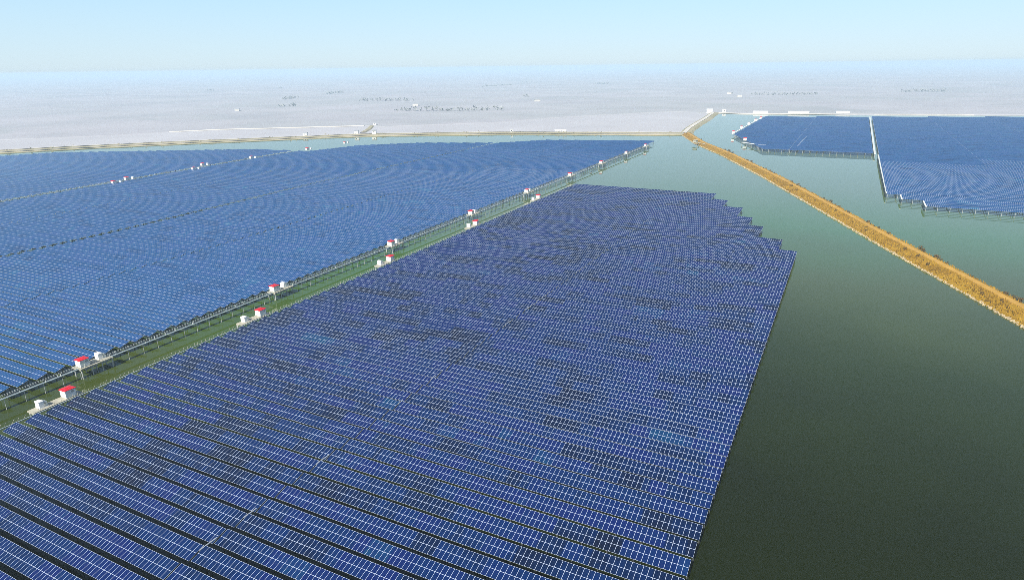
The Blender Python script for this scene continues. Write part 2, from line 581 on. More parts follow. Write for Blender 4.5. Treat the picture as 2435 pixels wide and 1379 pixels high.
SH = [shrub_mesh(i, 1.0) for i in range(5)]
for i, q in enumerate(densify(offset_line(DYKE, -4.9), 3.0)):
    if not in_frame(q[0], q[1], 1.5, 60): continue
    if q[1] > 620 and random.random() < 0.7: continue
    if math.sin(i * 0.31) + math.sin(i * 0.83 + 1) + random.uniform(-1, 1) < 0.1: continue
    o = link('shrub', SH[i % 5], None, (q[0] + random.uniform(-1.0, 1.4), q[1] + random.uniform(-1.4, 1.4), 1.2))
    s_ = random.uniform(0.6, 1.2) + random.random() ** 3 * 1.6
    o.scale = (s_, s_, s_ * random.uniform(.8, 1.2))
    o.rotation_euler = (0, 0, random.random() * 6.28)
    tag(o, 'dark brown dry shrub on the far side of the dirt track along the golden dyke', 'shrub', 'shrubs beyond the dirt track')
for i, q in enumerate(densify(offset_line(DYKE, 2.2), 5.0)):
    if not in_frame(q[0], q[1], 1.5, 60) or q[1] > 520 or random.random() < 0.55: continue
    o = link('shrub', SH[i % 5], None, (q[0] + random.uniform(-1.5, 2.2), q[1] + random.uniform(-1, 1), 1.5))
    s_ = random.uniform(0.6, 1.35)
    o.scale = (s_ * 1.2, s_ * 1.2, s_)
    o.rotation_euler = (0, 0, random.random() * 6.28)
    tag(o, 'low dark shrub in the golden grass between the dirt track and the pale stones', 'shrub', 'shrubs between track and stones')

# far shore dyke (left), its road, and the causeway to the north
SHORE = smooth(densify([(-1300, 60), (-1050, 260), (-862, 415), (-838, 455), (-757, 545), (-650, 650), (-588, 712), (-416, 800), (-193, 868)], 18), 2)
strip('far_dyke', SHORE, [(14, -0.6), (10, 1.2), (4, 1.8), (-8, 2.0), (-14, 1.2), (-18, -0.6)], M_BANK, jit=0.9)
strip('shore_road', offset_line(SHORE, -5.5), [(2.4, 0), (0, 0.1), (-2.4, 0)], M_ROAD, lift=2.35)
strip('shore_path', offset_line(SHORE, 10.4), [(1.1, 0), (0, 0.1), (-1.1, 0)], M_ROAD, lift=1.45)
CAUSE = smooth(densify([(-190, 866), (-199, 930), (-206, 1010), (-214, 1120), (-228, 1270)], 12), 2)
strip('causeway', CAUSE, [(10, -0.6), (6, 1.8), (-6, 1.8), (-10, -0.6)], M_BANK, jit=0.8)
strip('causeway_road', offset_line(CAUSE, -1.5), [(2.6, 0), (0, 0.1), (-2.6, 0)], M_ROAD, lift=2.15)
fl = [(-1500, 0), (-1290, 78), (-1048, 278), (-868, 428), (-843, 470), (-764, 560), (-658, 664), (-595, 725), (-423, 812), (-196, 884), (-208, 930), (-215, 1010), (-223, 1120), (-236, 1262)]
fl2 = [(-318, 1292), (-404, 1176), (-480, 1060), (-512, 968), (-588, 890), (-648, 838), (-686, 840), (-862, 712), (-906, 655), (-944, 584), (-988, 538), (-1032, 494), (-1420, 390), (-1900, 100)]
mb = MB()
mb.poly([(x, y, 0.12) for x, y in fl + fl2])
tag(mb.obj('mud_flat', M_FLAT), kind='structure')
SPUR = [(-612, 742), (-640, 790), (-668, 832)]
strip('spur_bank', densify(SPUR, 8), [(5, -0.5), (2.5, 1.4), (-2.5, 1.4), (-5, -0.5)], M_BANK, jit=0.4)
strip('far_road', densify([(-900, 652), (-855, 709), (-760, 776), (-684, 834)], 10), [(4, -0.9), (1.4, 0), (0, .05), (-1.4, 0), (-5, -0.6)], M_ROAD, lift=1.2)
strip('north_road', densify([(-228, 1272), (-174, 1262), (18.8, 1297), (247.5, 1358)], 20), [(6, -0.9), (3, 0), (0, .1), (-3, 0), (-7, -0.6)], M_ROAD, lift=1.3)

# ------------------------------------------------------------------ solar tables
PITCHY, TILT, MW, ML = 5.0, R(15.0), 1.0, 1.72
cT, sT = math.cos(TILT), math.sin(TILT)
Z_LOW = 2.85


def up(y, z_off=0.0):             # position on the tilted plane, y measured along the slope
    return (y * cT - z_off * sT, Z_LOW + y * sT + z_off * cT)


def table_arrays(n, seg=1):
    """joined modules of one table: frame sheet, glass faces; returns verts, faces, material index"""
    v, f, mi = [], [], []
    L = n * MW

    def quad(x0, x1, a, b_, off, k_):
        i = len(v)
        y0, z0 = up(a, off); y1, z1 = up(b_, off)
        v.extend([(x0, y0, z0), (x1, y0, z0), (x1, y1, z1), (x0, y1, z1)])
        f.append((i, i + 1, i + 2, i + 3)); mi.append(k_)
    quad(0, L, 0, 2 * ML, 0.0, 0)
    for k_ in range(0, n, seg):
        for r_ in (0, 1):
            quad(k_ * MW + 0.035, min(n, k_ + seg) * MW - 0.035, r_ * ML + 0.045, (r_ + 1) * ML - 0.045, 0.02, 1)
    return v, f, mi


def support_mb(n, dense=True):
    mb = MB()
    L = n * MW
    step = 5.0 if dense else 6.0
    k_ = max(1, int(L / step))
    for i in range(k_ + 1):
        x = min(L - 0.35, max(0.35, i * L / k_))
        for a in ((2.35,) if dense else (0.55,)):
            y, z = up(a, -0.25)
            mb.tube(x, y, -0.6, z, 0.13, 0.13, 6 if dense else 4, 1)
        if dense:
            y0, z0 = up(0.9, -0.16); y1, z1 = up(3.1, -0.16)
            mb.bar((x, y0, z0), (x, y1, z1), 0.1, 0.12, 0)
    for a in (0.8, 2.5) if dense else (0.1,):
        y, z = up(a, -0.06)
        mb.bar((0, y, z), (L, y, z), 0.07, 0.08, 0)
    return mb


_tab, _sup = {}, {}


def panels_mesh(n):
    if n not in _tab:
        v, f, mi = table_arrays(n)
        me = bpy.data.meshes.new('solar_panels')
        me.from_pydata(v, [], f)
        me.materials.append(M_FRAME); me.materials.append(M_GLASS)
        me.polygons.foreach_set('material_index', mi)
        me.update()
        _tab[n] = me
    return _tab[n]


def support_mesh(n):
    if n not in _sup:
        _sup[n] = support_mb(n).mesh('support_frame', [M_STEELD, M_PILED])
    return _sup[n]


def module_mesh():
    mb = MB()
    x0, x1, a, b_ = 0.006, MW - 0.006, 0.006, ML - 0.006
    w = 0.032

    def P(x, s_, o): y, z = up(s_, o); return (x, y, z - Z_LOW)
    o = [P(x0, a, .04), P(x1, a, .04), P(x1, b_, .04), P(x0, b_, .04)]
    q = [P(x0 + w, a + w, .034), P(x1 - w, a + w, .034), P(x1 - w, b_ - w, .034), P(x0 + w, b_ - w, .034)]
    d = [P(x0, a, 0), P(x1, a, 0), P(x1, b_, 0), P(x0, b_, 0)]
    for i in range(4):
        j = (i + 1) % 4
        mb.poly([o[i], o[j], q[j], q[i]], 0)
        mb.poly([d[i], d[j], o[j], o[i]], 0)
    mb.poly(q, 1)
    mb.poly(d[::-1], 0)
    return mb.mesh('solar_panel', [M_FRAME, M_GLASS])


MODULE = module_mesh()
PX_PIECE = 9.6
n_module = 0


def table_thing(x, y, n, label, group):
    """one table: supports plus modules; modules large enough in view are single parts"""
    global n_module
    t = empty('solar_table', (x, y, 0))
    tag(t, label, 'solar table', group)
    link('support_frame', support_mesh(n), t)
    single = []
    for k_ in range(n):
        for r_ in (0, 1):
            yy, zz = up(r_ * ML + ML / 2)
            u, v_, s_ = project(x + k_ + .5, y + yy, zz)
            if s_ >= PX_PIECE and -6 < u < W_PX + 6 and v_ < H_PX + 8:
                single.append((k_, r_))
    if not single:
        p = link('solar_panel', panels_mesh(n), t)
        p['kind'] = 'stuff'
        return t
    for k_, r_ in single:
        yy, zz = up(r_ * ML)
        p = link('solar_panel', MODULE, t, (k_ * MW, yy, zz))
        n_module += 1
    rest = [(k_, r_) for k_ in range(n) for r_ in (0, 1) if (k_, r_) not in set(single)]
    if rest:
        mb = MB()
        for k_, r_ in rest:
            for (xa, xb, a, b_, off, mi) in ((k_ * MW, (k_ + 1) * MW, r_ * ML, (r_ + 1) * ML, 0.0, 0),
                                             (k_ * MW + .035, (k_ + 1) * MW - .035, r_ * ML + .045, (r_ + 1) * ML - .045, .02, 1)):
                y0, z0 = up(a, off); y1, z1 = up(b_, off)
                mb.poly([(xa, y0, z0), (xb, y0, z0), (xb, y1, z1), (xa, y1, z1)], mi)
        p = mb.obj('solar_panel', [M_FRAME, M_GLASS], t)
        p['kind'] = 'stuff'
    return t


ORD = ['', 'first', 'second', 'third', 'fourth', 'fifth', 'sixth', 'seventh', 'eighth', 'ninth', 'tenth', '11th', '12th', '13th', '14th', '15th',
       '16th', '17th', '18th', '19th', '20th', '21st', '22nd', '23rd', '24th', '25th']
LEFT_HUTS = [84.4, 151.1, 226.7, 304.4, 387.4]      # on the near array's walkway
PIER_HUTS = [97.6, 172.6, 248.0, 325.5, 402.0, 480.5, 554.0, 627.0, 694.0]
GATE_HUTS = ['nearest', 'second', 'third', 'fourth', 'fifth']

tables = []      # (size in view, builder args)
Y0 = 2.75


def frange_rows(a, b_):
    k_ = int(math.ceil((a - Y0) / PITCHY))
    while Y0 + k_ * PITCHY < b_:
        yield Y0 + k_ * PITCHY
        k_ += 1


def vis(x0, x1, y):
    return any(in_frame(x0 + (x1 - x0) * t / 6, y + 1.5) for t in range(7))


def right_edge(y):
    for yy, xx in ((315, -14.6), (337, -23.0), (359, -35.0), (381, -43.0), (403, -52.0), (425, -64.0), (447, -75.0)):
        if y < yy: return xx
    return None


near = []
for y in frange_rows(30, 445):
    xr = right_edge(y)
    for half, (a, b_) in (('left', (-175.1, -95.0)), ('right', (-94.8, xr))):
        if xr is None: continue
        n = int(round(b_ - a))
        if n < 3 or not vis(a, a + n, y): continue
        near.append((a, y + (0.0 if half == 'left' else 0.14), n, half))


# left field: columns of tables; the lines between them drift a little with distance
LFX = [-1100, -795.4, -770.8, -586.0, -536.5, -512.4, -495.3, -444.2, -358.9, -317.5, -206.8, -197]
LFY = [200, 375.9, 415.4, 517, 524, 521.6, 589.3, 636, 666.4, 714.5, 745, 744.7]


def bend(x0, y):
    ax = -x0
    w = min(1.0, max(0.0, (ax - 193) / 157))
    cap = 9 if ax < 350 else 9 + (ax - 350) * 0.055
    return -w * min(cap, max(0.0, 0.065 * (y - 225)))


COLS = [(-197.6, -273.6), (-274.2, -350.2), (-353.6, -429.6), (-430.2, -505.2), (-514, -590), (-590.6, -666.6), (-667.2, -743.2), (-743.8, -819.8), (-820.4, -896.4)]
left_tabs = []
for ci, (b0, a0) in enumerate(COLS):
    for y in frange_rows(60, 760):
        a, b_ = a0 + bend(a0, y), b0 + bend(b0, y)
        xm = np.interp(y, LFY[:6] + LFY[6:], LFX) if y < 745 else -100
        a = max(a, xm)
        n = int(math.floor(b_ - a))
        if n < 3 or not vis(b_ - n, b_, y): continue
        left_tabs.append((b_ - n, y, n, ci))

right_tabs = []
for y in frange_rows(450, 1270):
    for a, b_ in ((-128, -53), (-53, 21.0)):
        lo = 713 if a > -60 else None
        n0 = a
        if y > 1165 + max(0, (a + 128)) * 0.27: continue
        xmin = np.interp(y, [713, 748, 787, 854], [-77, -90, -103.5, -128])
        if y < 713: continue
        aa = max(a, xmin)
        n = int(b_ - aa)
        if n >= 3 and vis(aa, b_, y): right_tabs.append((aa, y, n))
    for a, b_ in ((26, 103), (103, 180), (180, 257)):
        if y > 1205 + (a - 24) * 0.28: continue
        xmin = np.interp(y, [452, 474, 474.1, 491, 491.1, 495], [46, 46, 34.4, 34.4, 27, 26])
        if y < 453: continue
        aa = max(a, xmin)
        n = int(b_ - aa)
        if n >= 3 and vis(aa, b_, y): right_tabs.append((aa, y, n))


def px_area(x, y, n):
    u0, v0, s0 = project(x, y, 3); u1, v1, s1 = project(x + n, y, 3); u2, v2, s2 = project(x + n, y + 3.2, 3.7); u3, v3, s3 = project(x, y + 3.2, 3.7)
    cl = lambda u: min(W_PX, max(0, u))
    u0, u1, u2, u3 = map(cl, (u0, u1, u2, u3))
    return abs((u2 - u0) * (v3 - v1) - (u3 - u1) * (v2 - v0)) / 2


left_tabs.sort(key=lambda t: -px_area(*t[:3]))
n_left = max(0, 300 - len(near))
left_things, left_rest = left_tabs[:n_left], left_tabs[n_left:]

for (x, y, n, half) in near:
    hs = [h for h in LEFT_HUTS if h <= y]
    if not hs:
        k_ = sum(1 for q in near if q[3] == half and y <= q[1] < LEFT_HUTS[0])
        lab = 'blue panel row in the %s half of the near array, %s before its nearest hut' % (half, ORD[k_])
    else:
        k_ = sum(1 for q in near if q[3] == half and hs[-1] <= q[1] <= y)
        lab = 'blue panel row of near array, %s half, %s beyond its %s hut' % (half, ORD[k_], GATE_HUTS[len(hs) - 1])
    table_thing(x, y, n, lab, 'panel rows of the near array')
CN = ['beside the pier', 'second row length from the pier', 'just past the dark dotted gap', 'fourth row length from pier']
for (x, y, n, ci) in left_things:
    hs = [h for h in PIER_HUTS if h <= y]
    same = [q for q in left_things if q[3] == ci]
    side = ['beside pier', 'second length from pier', 'beyond dotted gap', 'fourth length from pier', 'fifth length from pier'][min(ci, 4)]
    if not hs:
        k_ = sum(1 for q in same if y <= q[1] < PIER_HUTS[0])
        lab = 'blue panel row of left array, %s, %s before the nearest pier hut' % (side, ORD[min(k_, 25)])
    else:
        k_ = sum(1 for q in same if hs[-1] <= q[1] <= y)
        lab = 'blue panel row of left array, %s, %s past the %s pier hut' % (side, ORD[min(k_, 25)], ['nearest', 'second', 'third', 'fourth', 'fifth', 'sixth', 'seventh', 'eighth', 'ninth'][len(hs) - 1])
    table_thing(x, y, n, lab, 'panel rows of the left array')

# every other table further off: one joined body of real tables
V, Fc, Mi = [], [], []
off = 0
for (x, y, n) in [t[:3] for t in left_rest] + right_tabs:
    seg_ = 1 if max(project(x + n, y, 3)[2], project(x, y, 3)[2]) > 2.9 else 400
    key = (seg_, n)
    if key not in _tab:
        v, f, mi = table_arrays(n, seg_)
        sm = support_mb(n, False)
        v2 = np.array(v + sm.v, dtype=np.float64)
        f4 = [tuple(i for i in q) for q in f] + [tuple(i + len(v) for i in q) for q in sm.f]
        m2 = mi + [2 + k for k in sm.m]
        _tab[key] = (v2, f4, m2)
    v2, f4, m2 = _tab[key]
    V.append(v2 + np.array((x, y, 0.0)))
    Fc += [tuple(i + off for i in q) for q in f4]
    Mi += m2
    off += len(v2)
me = bpy.data.meshes.new('solar_array')
me.from_pydata(np.concatenate(V).tolist(), [], Fc)
for mt in (M_FRAME, M_GLASS, M_STEEL, M_PILE): me.materials.append(mt)
me.polygons.foreach_set('material_index', Mi)
me.update()
o = link('solar_array', me)
tag(o, 'distant blue solar panel rows filling the far arrays across the lake', 'solar table', kind='stuff')
print('tables', len(near), len(left_things), len(left_rest), len(right_tabs), 'modules', n_module, 'faces', len(Fc))


# ------------------------------------------------------------------ pier, walkways
def rail_mb(x0, y0, y1, z, side, step, h=0.95, lean=0.0):
    mb = MB()
    y = y0
    while y <= y1:
        t = random.uniform(-.08, .08)
        mb.bar((x0, y, z), (x0 + side * 0.05 + t, y + lean + t, z + h * random.uniform(.85, 1.1)), 0.07, 0.07)
        y += step * random.uniform(0.8, 1.2)
    return mb


def seg_rail(mb, x0, y0, y1, z):
    y = y0
    while y < y1:
        mb.bar((x0, y, z), (x0, min(y + 12, y1), z), 0.06, 0.06)
        y += 12


PX0 = -193.0
pier = empty('pier', (PX0, 60, 0))
tag(pier, 'long narrow concrete pier on thin columns along the left array', 'pier')
mb = MB()
y = 50.0
while y < 700:
    mb.box(-0.4, 0.4, y - 60, y - 60 + 7.46, 3.08, 3.2)
    y += 7.5
mb.obj('deck', M_DECK, pier)
mb = rail_mb(-0.38, -10, 640, 3.2, -1, 3.5)
for zz in (4.1,): seg_rail(mb, -0.38, -10, 640, zz)
mb2 = rail_mb(0.38, -10, 640, 3.2, 1, 3.5)
mb.v, off_ = mb.v + mb2.v, len(mb.v)
mb.f += [tuple(i + off_ for i in q) for q in mb2.f]; mb.m += mb2.m
for zz in (4.1,): seg_rail(mb, 0.38, -10, 640, zz)
rl = mb.obj('railing', M_OFF, pier)
cmb = MB()
cmb.tube(0.3, 0, -0.8, 3.05, 0.085, 0.085, 8, 0)
CME = cmb.mesh('column', [M_PILE])
y = 52.0
while y < 702:
    link('column', CME, pier, (0, y - 60, 0))
    y += 5.0
mb = MB()
for yy in range(50, 700, 20):
    mb.box(-0.7, -0.5, yy - 60, yy - 60 + 19.9, 3.0, 3.22)
mb.obj('cable_tray', M_STEELD, pier)

walk = empty('walkway', (-176.4, 60, 0))
tag(walk, 'narrow walkway with pale posts along the left edge of the near array', 'walkway')
mb = MB()
y = 45.0
while y < 446:
    mb.box(-0.22, 0.22, y - 60, y - 60 + 4.95, 2.9, 3.05)
    y += 5
mb.obj('deck', M_DECK, walk)
mb = rail_mb(0.2, -15, 385, 3.0, 1, 1.5, 1.15, 0.6)
mb.obj('railing', M_CONC, walk)
mb = MB()
for i in range(80):
    mb.tube(0, -14 + i * 5, -0.7, 2.85, 0.16, 0.16, 6)
o = mb.obj('pile', M_PILE, walk); o['kind'] = 'stuff'

tray = empty('cable_tray', (-94.9, 60, 0.0))
tag(tray, 'pale cable tray running up the middle of the near array', 'cable tray')
TRM = []
for k_ in range(4):
    mb = MB()
    mb.box(-0.13, 0.13, 0, 2.0 + k_ * .6, 3.5, 3.66)
    TRM.append(mb.mesh('tray_section', [M_STEEL]))
y = 45.0
while y < 444:
    if random.random() < (0.1 if y < 180 else 0.45) and in_frame(-94.9, y): link('tray_section', random.choice(TRM), tray, (0, y - 60, 0))
    y += 5
mb = MB()
for i in range(80): mb.bar((0, -14 + i * 5, -0.6), (0, -14 + i * 5, 3.5), 0.14)
o = mb.obj('pile', M_PILE, tray); o['kind'] = 'stuff'


# ------------------------------------------------------------------ huts, transformers and platforms
def hut_parts():
    p = {}
    mb = MB()
    # body, corner posts proud of the walls, plinth
    mb.box(-1.45, 1.45, 0, 3.0, 0.18, 2.62, 0)
    for x, y in ((-1.45, 0), (1.45, 0), (1.45, 3.0), (-1.45, 3.0)): mb.box(x - .06, x + .06, y - .06, y + .06, .18, 2.6, 0)
    mb.box(-1.5, 1.5, -.05, 3.05, 0.0, 0.18, 1)
    p['wall'] = mb.mesh('wall', [M_WHITE, M_CONC])
    mb = MB()
    # low hipped roof with an overhang and a fascia
    x0, x1, y0, y1, z = -1.72, 1.72, -.27, 3.27, 2.62
    mb.box(x0, x1, y0, y1, z, z + .14)
    a, b_ = (0, .9, z + .5), (0, 2.1, z + .5)
    c = [(x0, y0, z + .14), (x1, y0, z + .14), (x1, y1, z + .14), (x0, y1, z + .14)]
    mb.poly([c[0], c[1], a]); mb.poly([c[1], c[2], b_, a]); mb.poly([c[2], c[3], b_]); mb.poly([c[3], c[0], a, b_])
    p['roof'] = mb.mesh('roof', [M_RED])
    mb = MB()
    mb.box(1.45, 1.49, 0.5, 1.4, 0.3, 2.2)
    mb.box(1.49, 1.53, 1.26, 1.32, 1.2, 1.36)
    p['door'] = mb.mesh('door', [M_OFF])
    mb = MB()
    mb.box(1.45, 1.48, 1.8, 2.6, 1.5, 2.2, 1)
    for k_ in range(5): mb.box(1.48, 1.51, 1.82, 2.58, 1.55 + k_ * .13, 1.62 + k_ * .13, 0)
    p['louvre'] = mb.mesh('louvre', [M_OFF, M_DARK])
    mb = MB()
    mb.box(-.9, .9, -.04, 0, 1.7, 2.2, 1)
    for k_ in range(4): mb.box(-.88, .88, -.07, -.04, 1.74 + k_ * .12, 1.8 + k_ * .12, 0)
    p['vent'] = mb.mesh('vent', [M_WHITE, M_OFF])
    return p


def trafo_parts():
    p = {}
    mb = MB()
    mb.box(-.95, .95, 0, 1.15, 0.15, 1.75)
    mb.box(-1.0, 1.0, -.05, 2.2, 0, .15)
    p['cabinet'] = mb.mesh('cabinet', [M_WHITE])
    mb = MB()
    mb.box(-1.0, 1.0, -.06, 1.2, 1.75, 1.86)
    p['lid'] = mb.mesh('lid', [M_WHITE])
    mb = MB()
    mb.box(-.7, .7, 1.15, 1.75, .3, 1.45)
    p['tank'] = mb.mesh('tank', [M_OFF])
    mb = MB()
    for k_ in range(7):
        mb.box(-.66 + k_ * .22, -.60 + k_ * .22, 1.75, 2.12, .4, 1.35)
    for k_ in range(3):
        mb.box(.7, 1.0, 1.22 + k_ * .2, 1.28 + k_ * .2, .4, 1.35)
    p['radiator'] = mb.mesh('radiator', [M_OFF])
    mb = MB()
    for x in (-.4, 0, .4):
        mb.tube(x, 1.45, 1.45, 1.8, .09, .06, 6)
    p['bushing'] = mb.mesh('bushing', [M_OFF])
    return p


HUT, TRF = hut_parts(), trafo_parts()


def hut(x, y, z, label, group, full=True):
    t = empty('inverter_hut', (x, y, z))
    tag(t, label, 'hut', group)
    t.scale = (0.84, 0.86, 0.86)
    for k_ in (('wall', 'roof', 'door', 'louvre', 'vent') if full else ('wall', 'roof')): link(k_, HUT[k_], t)
    return t


def trafo(x, y, z, label, group, full=True):
    t = empty('transformer', (x, y, z))
    tag(t, label, 'transformer', group)
    for k_ in (('cabinet', 'lid', 'tank', 'radiator', 'bushing') if full else ('cabinet', 'tank')): link(k_, TRF[k_], t)
    return t


def platform(x0, x1, y0, y1, z, label, group, ncol=4):
    t = empty('platform', (x0, y0, 0))
    tag(t, label, 'platform', group)
    mb = MB()
    w, l = x1 - x0, y1 - y0
    mb.box(0, w, 0, l, z - .3, z)
    for k_ in range(int(l / 1.2) + 1):       # beam ends under the edge
        mb.box(-.08, w + .08, k_ * 1.2 - .1 + .1, k_ * 1.2 + .1, z - .5, z - .3)
    mb.obj('slab', M_CONC, t)
    c = MB()
    c.tube(0, 0, -.8, z - .5, .17, .17, 8)
    cm = c.mesh('column', [M_PILE])
    for i in range(ncol):
        for xx in (.3, w - .3):
            link('column', cm, t, (xx, .35 + i * (l - .7) / max(1, ncol - 1), 0))
    return t


NTH = ['nearest', 'second nearest', 'third nearest', 'fourth nearest', 'fifth nearest', 'sixth nearest', 'seventh nearest', 'second farthest', 'farthest']
for i, y in enumerate(PIER_HUTS):
    full = i < 6
    n_ = NTH[i]
    platform(-196.0, -191.9, y - .7, y + 9.2, 3.24, 'pale concrete platform on columns in the pier, %s of nine along it' % n_, 'platforms along the pier')
    hut(-193.9, y, 3.24, 'white hut with red roof on the long pier, %s of the nine pier huts' % n_, 'red-roofed huts on the pier', full)
    trafo(-194.6, y + 5.9, 3.24, 'white transformer cabinet behind the %s red-roofed hut on the long pier' % n_, 'transformers on the pier', full)
NT2 = ['nearest', 'second nearest', 'middle', 'second farthest', 'farthest']
for i, y in enumerate(LEFT_HUTS):
    platform(-180.1, -176.95, y - 8.3, y + 4.4, 3.1, 'pale concrete platform beside the near array walkway, %s of five' % NT2[i], 'platforms beside the near array')
    hut(-178.4, y, 3.1, 'white hut with red roof at the near array edge, %s of the five there' % NT2[i], 'red-roofed huts at the near array edge', i < 4)
    trafo(-178.9, y - 6.3, 3.1, 'white transformer cabinet in front of the %s red-roofed hut at near array edge' % NT2[i], 'transformers at the near array edge', i < 4)

GATE2 = [(-507, 311, 'lower of the close pair at far left'), (-515.5, 327, 'upper of the close pair at far left'), (-511, 386, 'lower of the middle pair'),
         (-527, 408, 'upper of the middle pair'), (-523, 461, 'alone with clearly red roof'), (-521, 536, 'near the water notch'), (-524, 600, 'by the far shore')]
gw = empty('walkway', (-510, 240, 0))
tag(gw, 'dark thin walkway on posts between the two far left arrays', 'walkway')
mb = MB(); pm = MB()
for k_ in range(60):
    y = 225 + k_ * 5.0
    x = -509.5 + bend(-509, y)
    mb.box(x + 510 - .6, x + 510 + .6, y - 240, y - 240 + 4.9, 3.0, 3.2)
    pm.tube(x + 510, y - 240, -.6, 4.2, .2, .2, 5)
mb.obj('deck', M_DECK, gw)
o = pm.obj('post', M_STEEL, gw); o['kind'] = 'stuff'
for i, (x, y, w_) in enumerate(GATE2):
    hut(x, y, 3.2, 'small white hut among the far left panels, %s' % w_, 'huts between the far left arrays', False)
    trafo(x + .3, y + 6.0, 3.2, 'white transformer behind the far left hut %s' % w_, 'transformers between the far left arrays', False)

RH = [(-130.5, 862), (-131.5, 934), (-131.0, 998), (-130, 1060), (-129, 1112), (-105.5, 786)]
RW_ = ['at the left corner of the far right array', 'second from the left corner along the far right array', 'third from the left corner along the far right array',
       'fourth from the left corner along the far right array', 'beside the far shore of the far right array', 'below the left corner of the far right array']
for (x, y), w_ in zip(RH, RW_):
    h_ = hut(x, y, 3.2, 'small white hut %s' % w_, 'white huts round the far right array', False)
    h_.scale = (1.1, 1.1, 1.2)
    trafo(x, y + 7, 3.2, 'white transformer beside the small hut %s' % w_, 'transformers round the far right array', False)


def long_walk(pts, label, name='walkway', w=1.6, mat=M_WHITE):
    t = empty(name, (*pts[0], 0))
    tag(t, label, 'walkway')
    mb = MB(); pm = MB()
    q = densify(pts, 8)
    for a, b_ in zip(q[:-1], q[1:]):
        mb.bar((a[0] - pts[0][0], a[1] - pts[0][1], 3.3), (b_[0] - pts[0][0], b_[1] - pts[0][1], 3.3), w, .3)
        pm.tube(a[0] - pts[0][0], a[1] - pts[0][1], -.6, 3.2, .2, .2, 5)
    mb.obj('deck', mat, t)
    o_ = pm.obj('pile', M_PILE, t); o_['kind'] = 'stuff'
    return t


long_walk([(-130.5, 856), (-131, 930), (-131, 1060), (-130, 1150)], 'white walkway along the left edge of the far right array', w=1.5)
long_walk([(22.6, 711), (22.8, 1200)], 'broad pale walkway running between the two far right arrays', w=1.7, mat=M_OFF)
long_walk([(25.2, 703), (25.6, 600), (26.2, 494)], 'thin pale walkway along the left edge of the rightmost array', w=0.9, mat=M_OFF)
long_walk([(-106, 768), (-88, 752), (-79, 748)], 'short white landing stage below the corner of the far right array', w=3.0)
long_walk([(-48, 748), (-47.5, 800), (-46, 850)], 'short white cable bridge among the far right panels', w=1.3)
long_walk([(34.2, 491), (34.2, 476)], 'short white step walkway at the corner of the rightmost array', w=0.9)
long_walk([(45.8, 473), (45.8, 454.5)], 'white edge walkway at the nearest step of the rightmost array', w=0.9)


# ------------------------------------------------------------------ buildings on and beyond the far shore
def building(x, y, z, w, l, h, label, group, rz=0.0, wall=M_WHITE, roof=M_GREYROOF, win=True):
    t = empty('shed' if 'shed' in label else 'house', (x, y, z), rz)
    tag(t, label, 'building', group)
    mb = MB()
    mb.box(-w / 2, w / 2, -l / 2, l / 2, -1, h)
    mb.obj('wall', wall, t)
    mb = MB()
    e = .4
    z0, z1 = h, h + min(w, l) * .22
    a = [(-w / 2 - e, -l / 2 - e, z0), (w / 2 + e, -l / 2 - e, z0), (w / 2 + e, l / 2 + e, z0), (-w / 2 - e, l / 2 + e, z0)]
    if w >= l:
        r0, r1 = (-w / 2 - e, 0, z1), (w / 2 + e, 0, z1)
        mb.poly([a[0], a[1], r1, r0]); mb.poly([a[2], a[3], r0, r1]); mb.poly([a[3], a[0], r0]); mb.poly([a[1], a[2], r1])
    else:
        r0, r1 = (0, -l / 2 - e, z1), (0, l / 2 + e, z1)
        mb.poly([a[1], a[2], r1, r0]); mb.poly([a[3], a[0], r0, r1]); mb.poly([a[0], a[1], r0]); mb.poly([a[2], a[3], r1])
    mb.poly(a[::-1])
    mb.obj('roof', roof, t)
    if win:
        wm_ = MB(); wm_.box(-.7, .7, -.06, .03, -.6, .6)
        me_ = wm_.mesh('window', [M_DARK])
        k_ = max(1, int(w / 4))
        for i in range(k_):
            link('window', me_, t, (-w / 2 + (i + .5) * w / k_, -l / 2, h * .55))
    return t


M_SHED = simple('shed_white', (0.82, 0.82, 0.78), 0.6, 0, 0.05, 0.05)
rz_s = math.atan2(88, 172)
building(-652, 672, 1.9, 5.0, 5, 3.0, 'small white house on the far shore, leftmost of three by the spur bank', 'houses by the spur bank', rz_s, M_SHED)
building(-598, 712, 1.9, 5.5, 5, 4.2, 'white house on the far shore, middle of three by the spur bank', 'houses by the spur bank', rz_s, M_SHED)
building(-576, 722, 1.9, 5.5, 5, 4.2, 'white house on the far shore, rightmost of three by the spur bank', 'houses by the spur bank', rz_s, M_SHED)
building(-672, 845, 1.0, 4, 4, 3, 'lone white house at the far end of the spur bank', 'houses beyond the pond', 0.7, M_SHED)
for i in range(5):
    x = -356 + i * 3.0
    building(x, 831 + i * 1.1, 1.9, 2.2, 2.2, 2.2, 'small white container shed on the far dyke road, %s of five from the left' % ORD[i + 1], 'container sheds on the far dyke', 0.36, M_SHED, M_SHED, False)
building(-410, 806, 1.9, 2.6, 2.6, 3.2, 'tiny white pump house on the far dyke left of the container sheds', 'houses on the far dyke', 0.4, M_SHED, M_SHED)
building(-236, 1262, 1.4, 10, 7, 5, 'white house at the far end of the causeway', 'houses on the north shore', 0.2, M_SHED, M_SHED)
building(-214, 1285, 1.4, 6, 5, 4, 'smaller white house behind the one at the far end of the causeway', 'houses on the north shore', 0.2, M_SHED, M_SHED)
for (x, y, w_, q_) in [(-150, 1280, 24, 'leftmost'), (-88, 1292, 34, 'middle'), (-18, 1312, 22, 'rightmost')]:
    building(x, y, 1.3, w_, 7, 1.8, 'long low white shed on the north shore behind the far right arrays, %s of three' % q_, 'long sheds on the north shore', 0.17, M_SHED, M_SHED, False)
rb = random.Random(5)
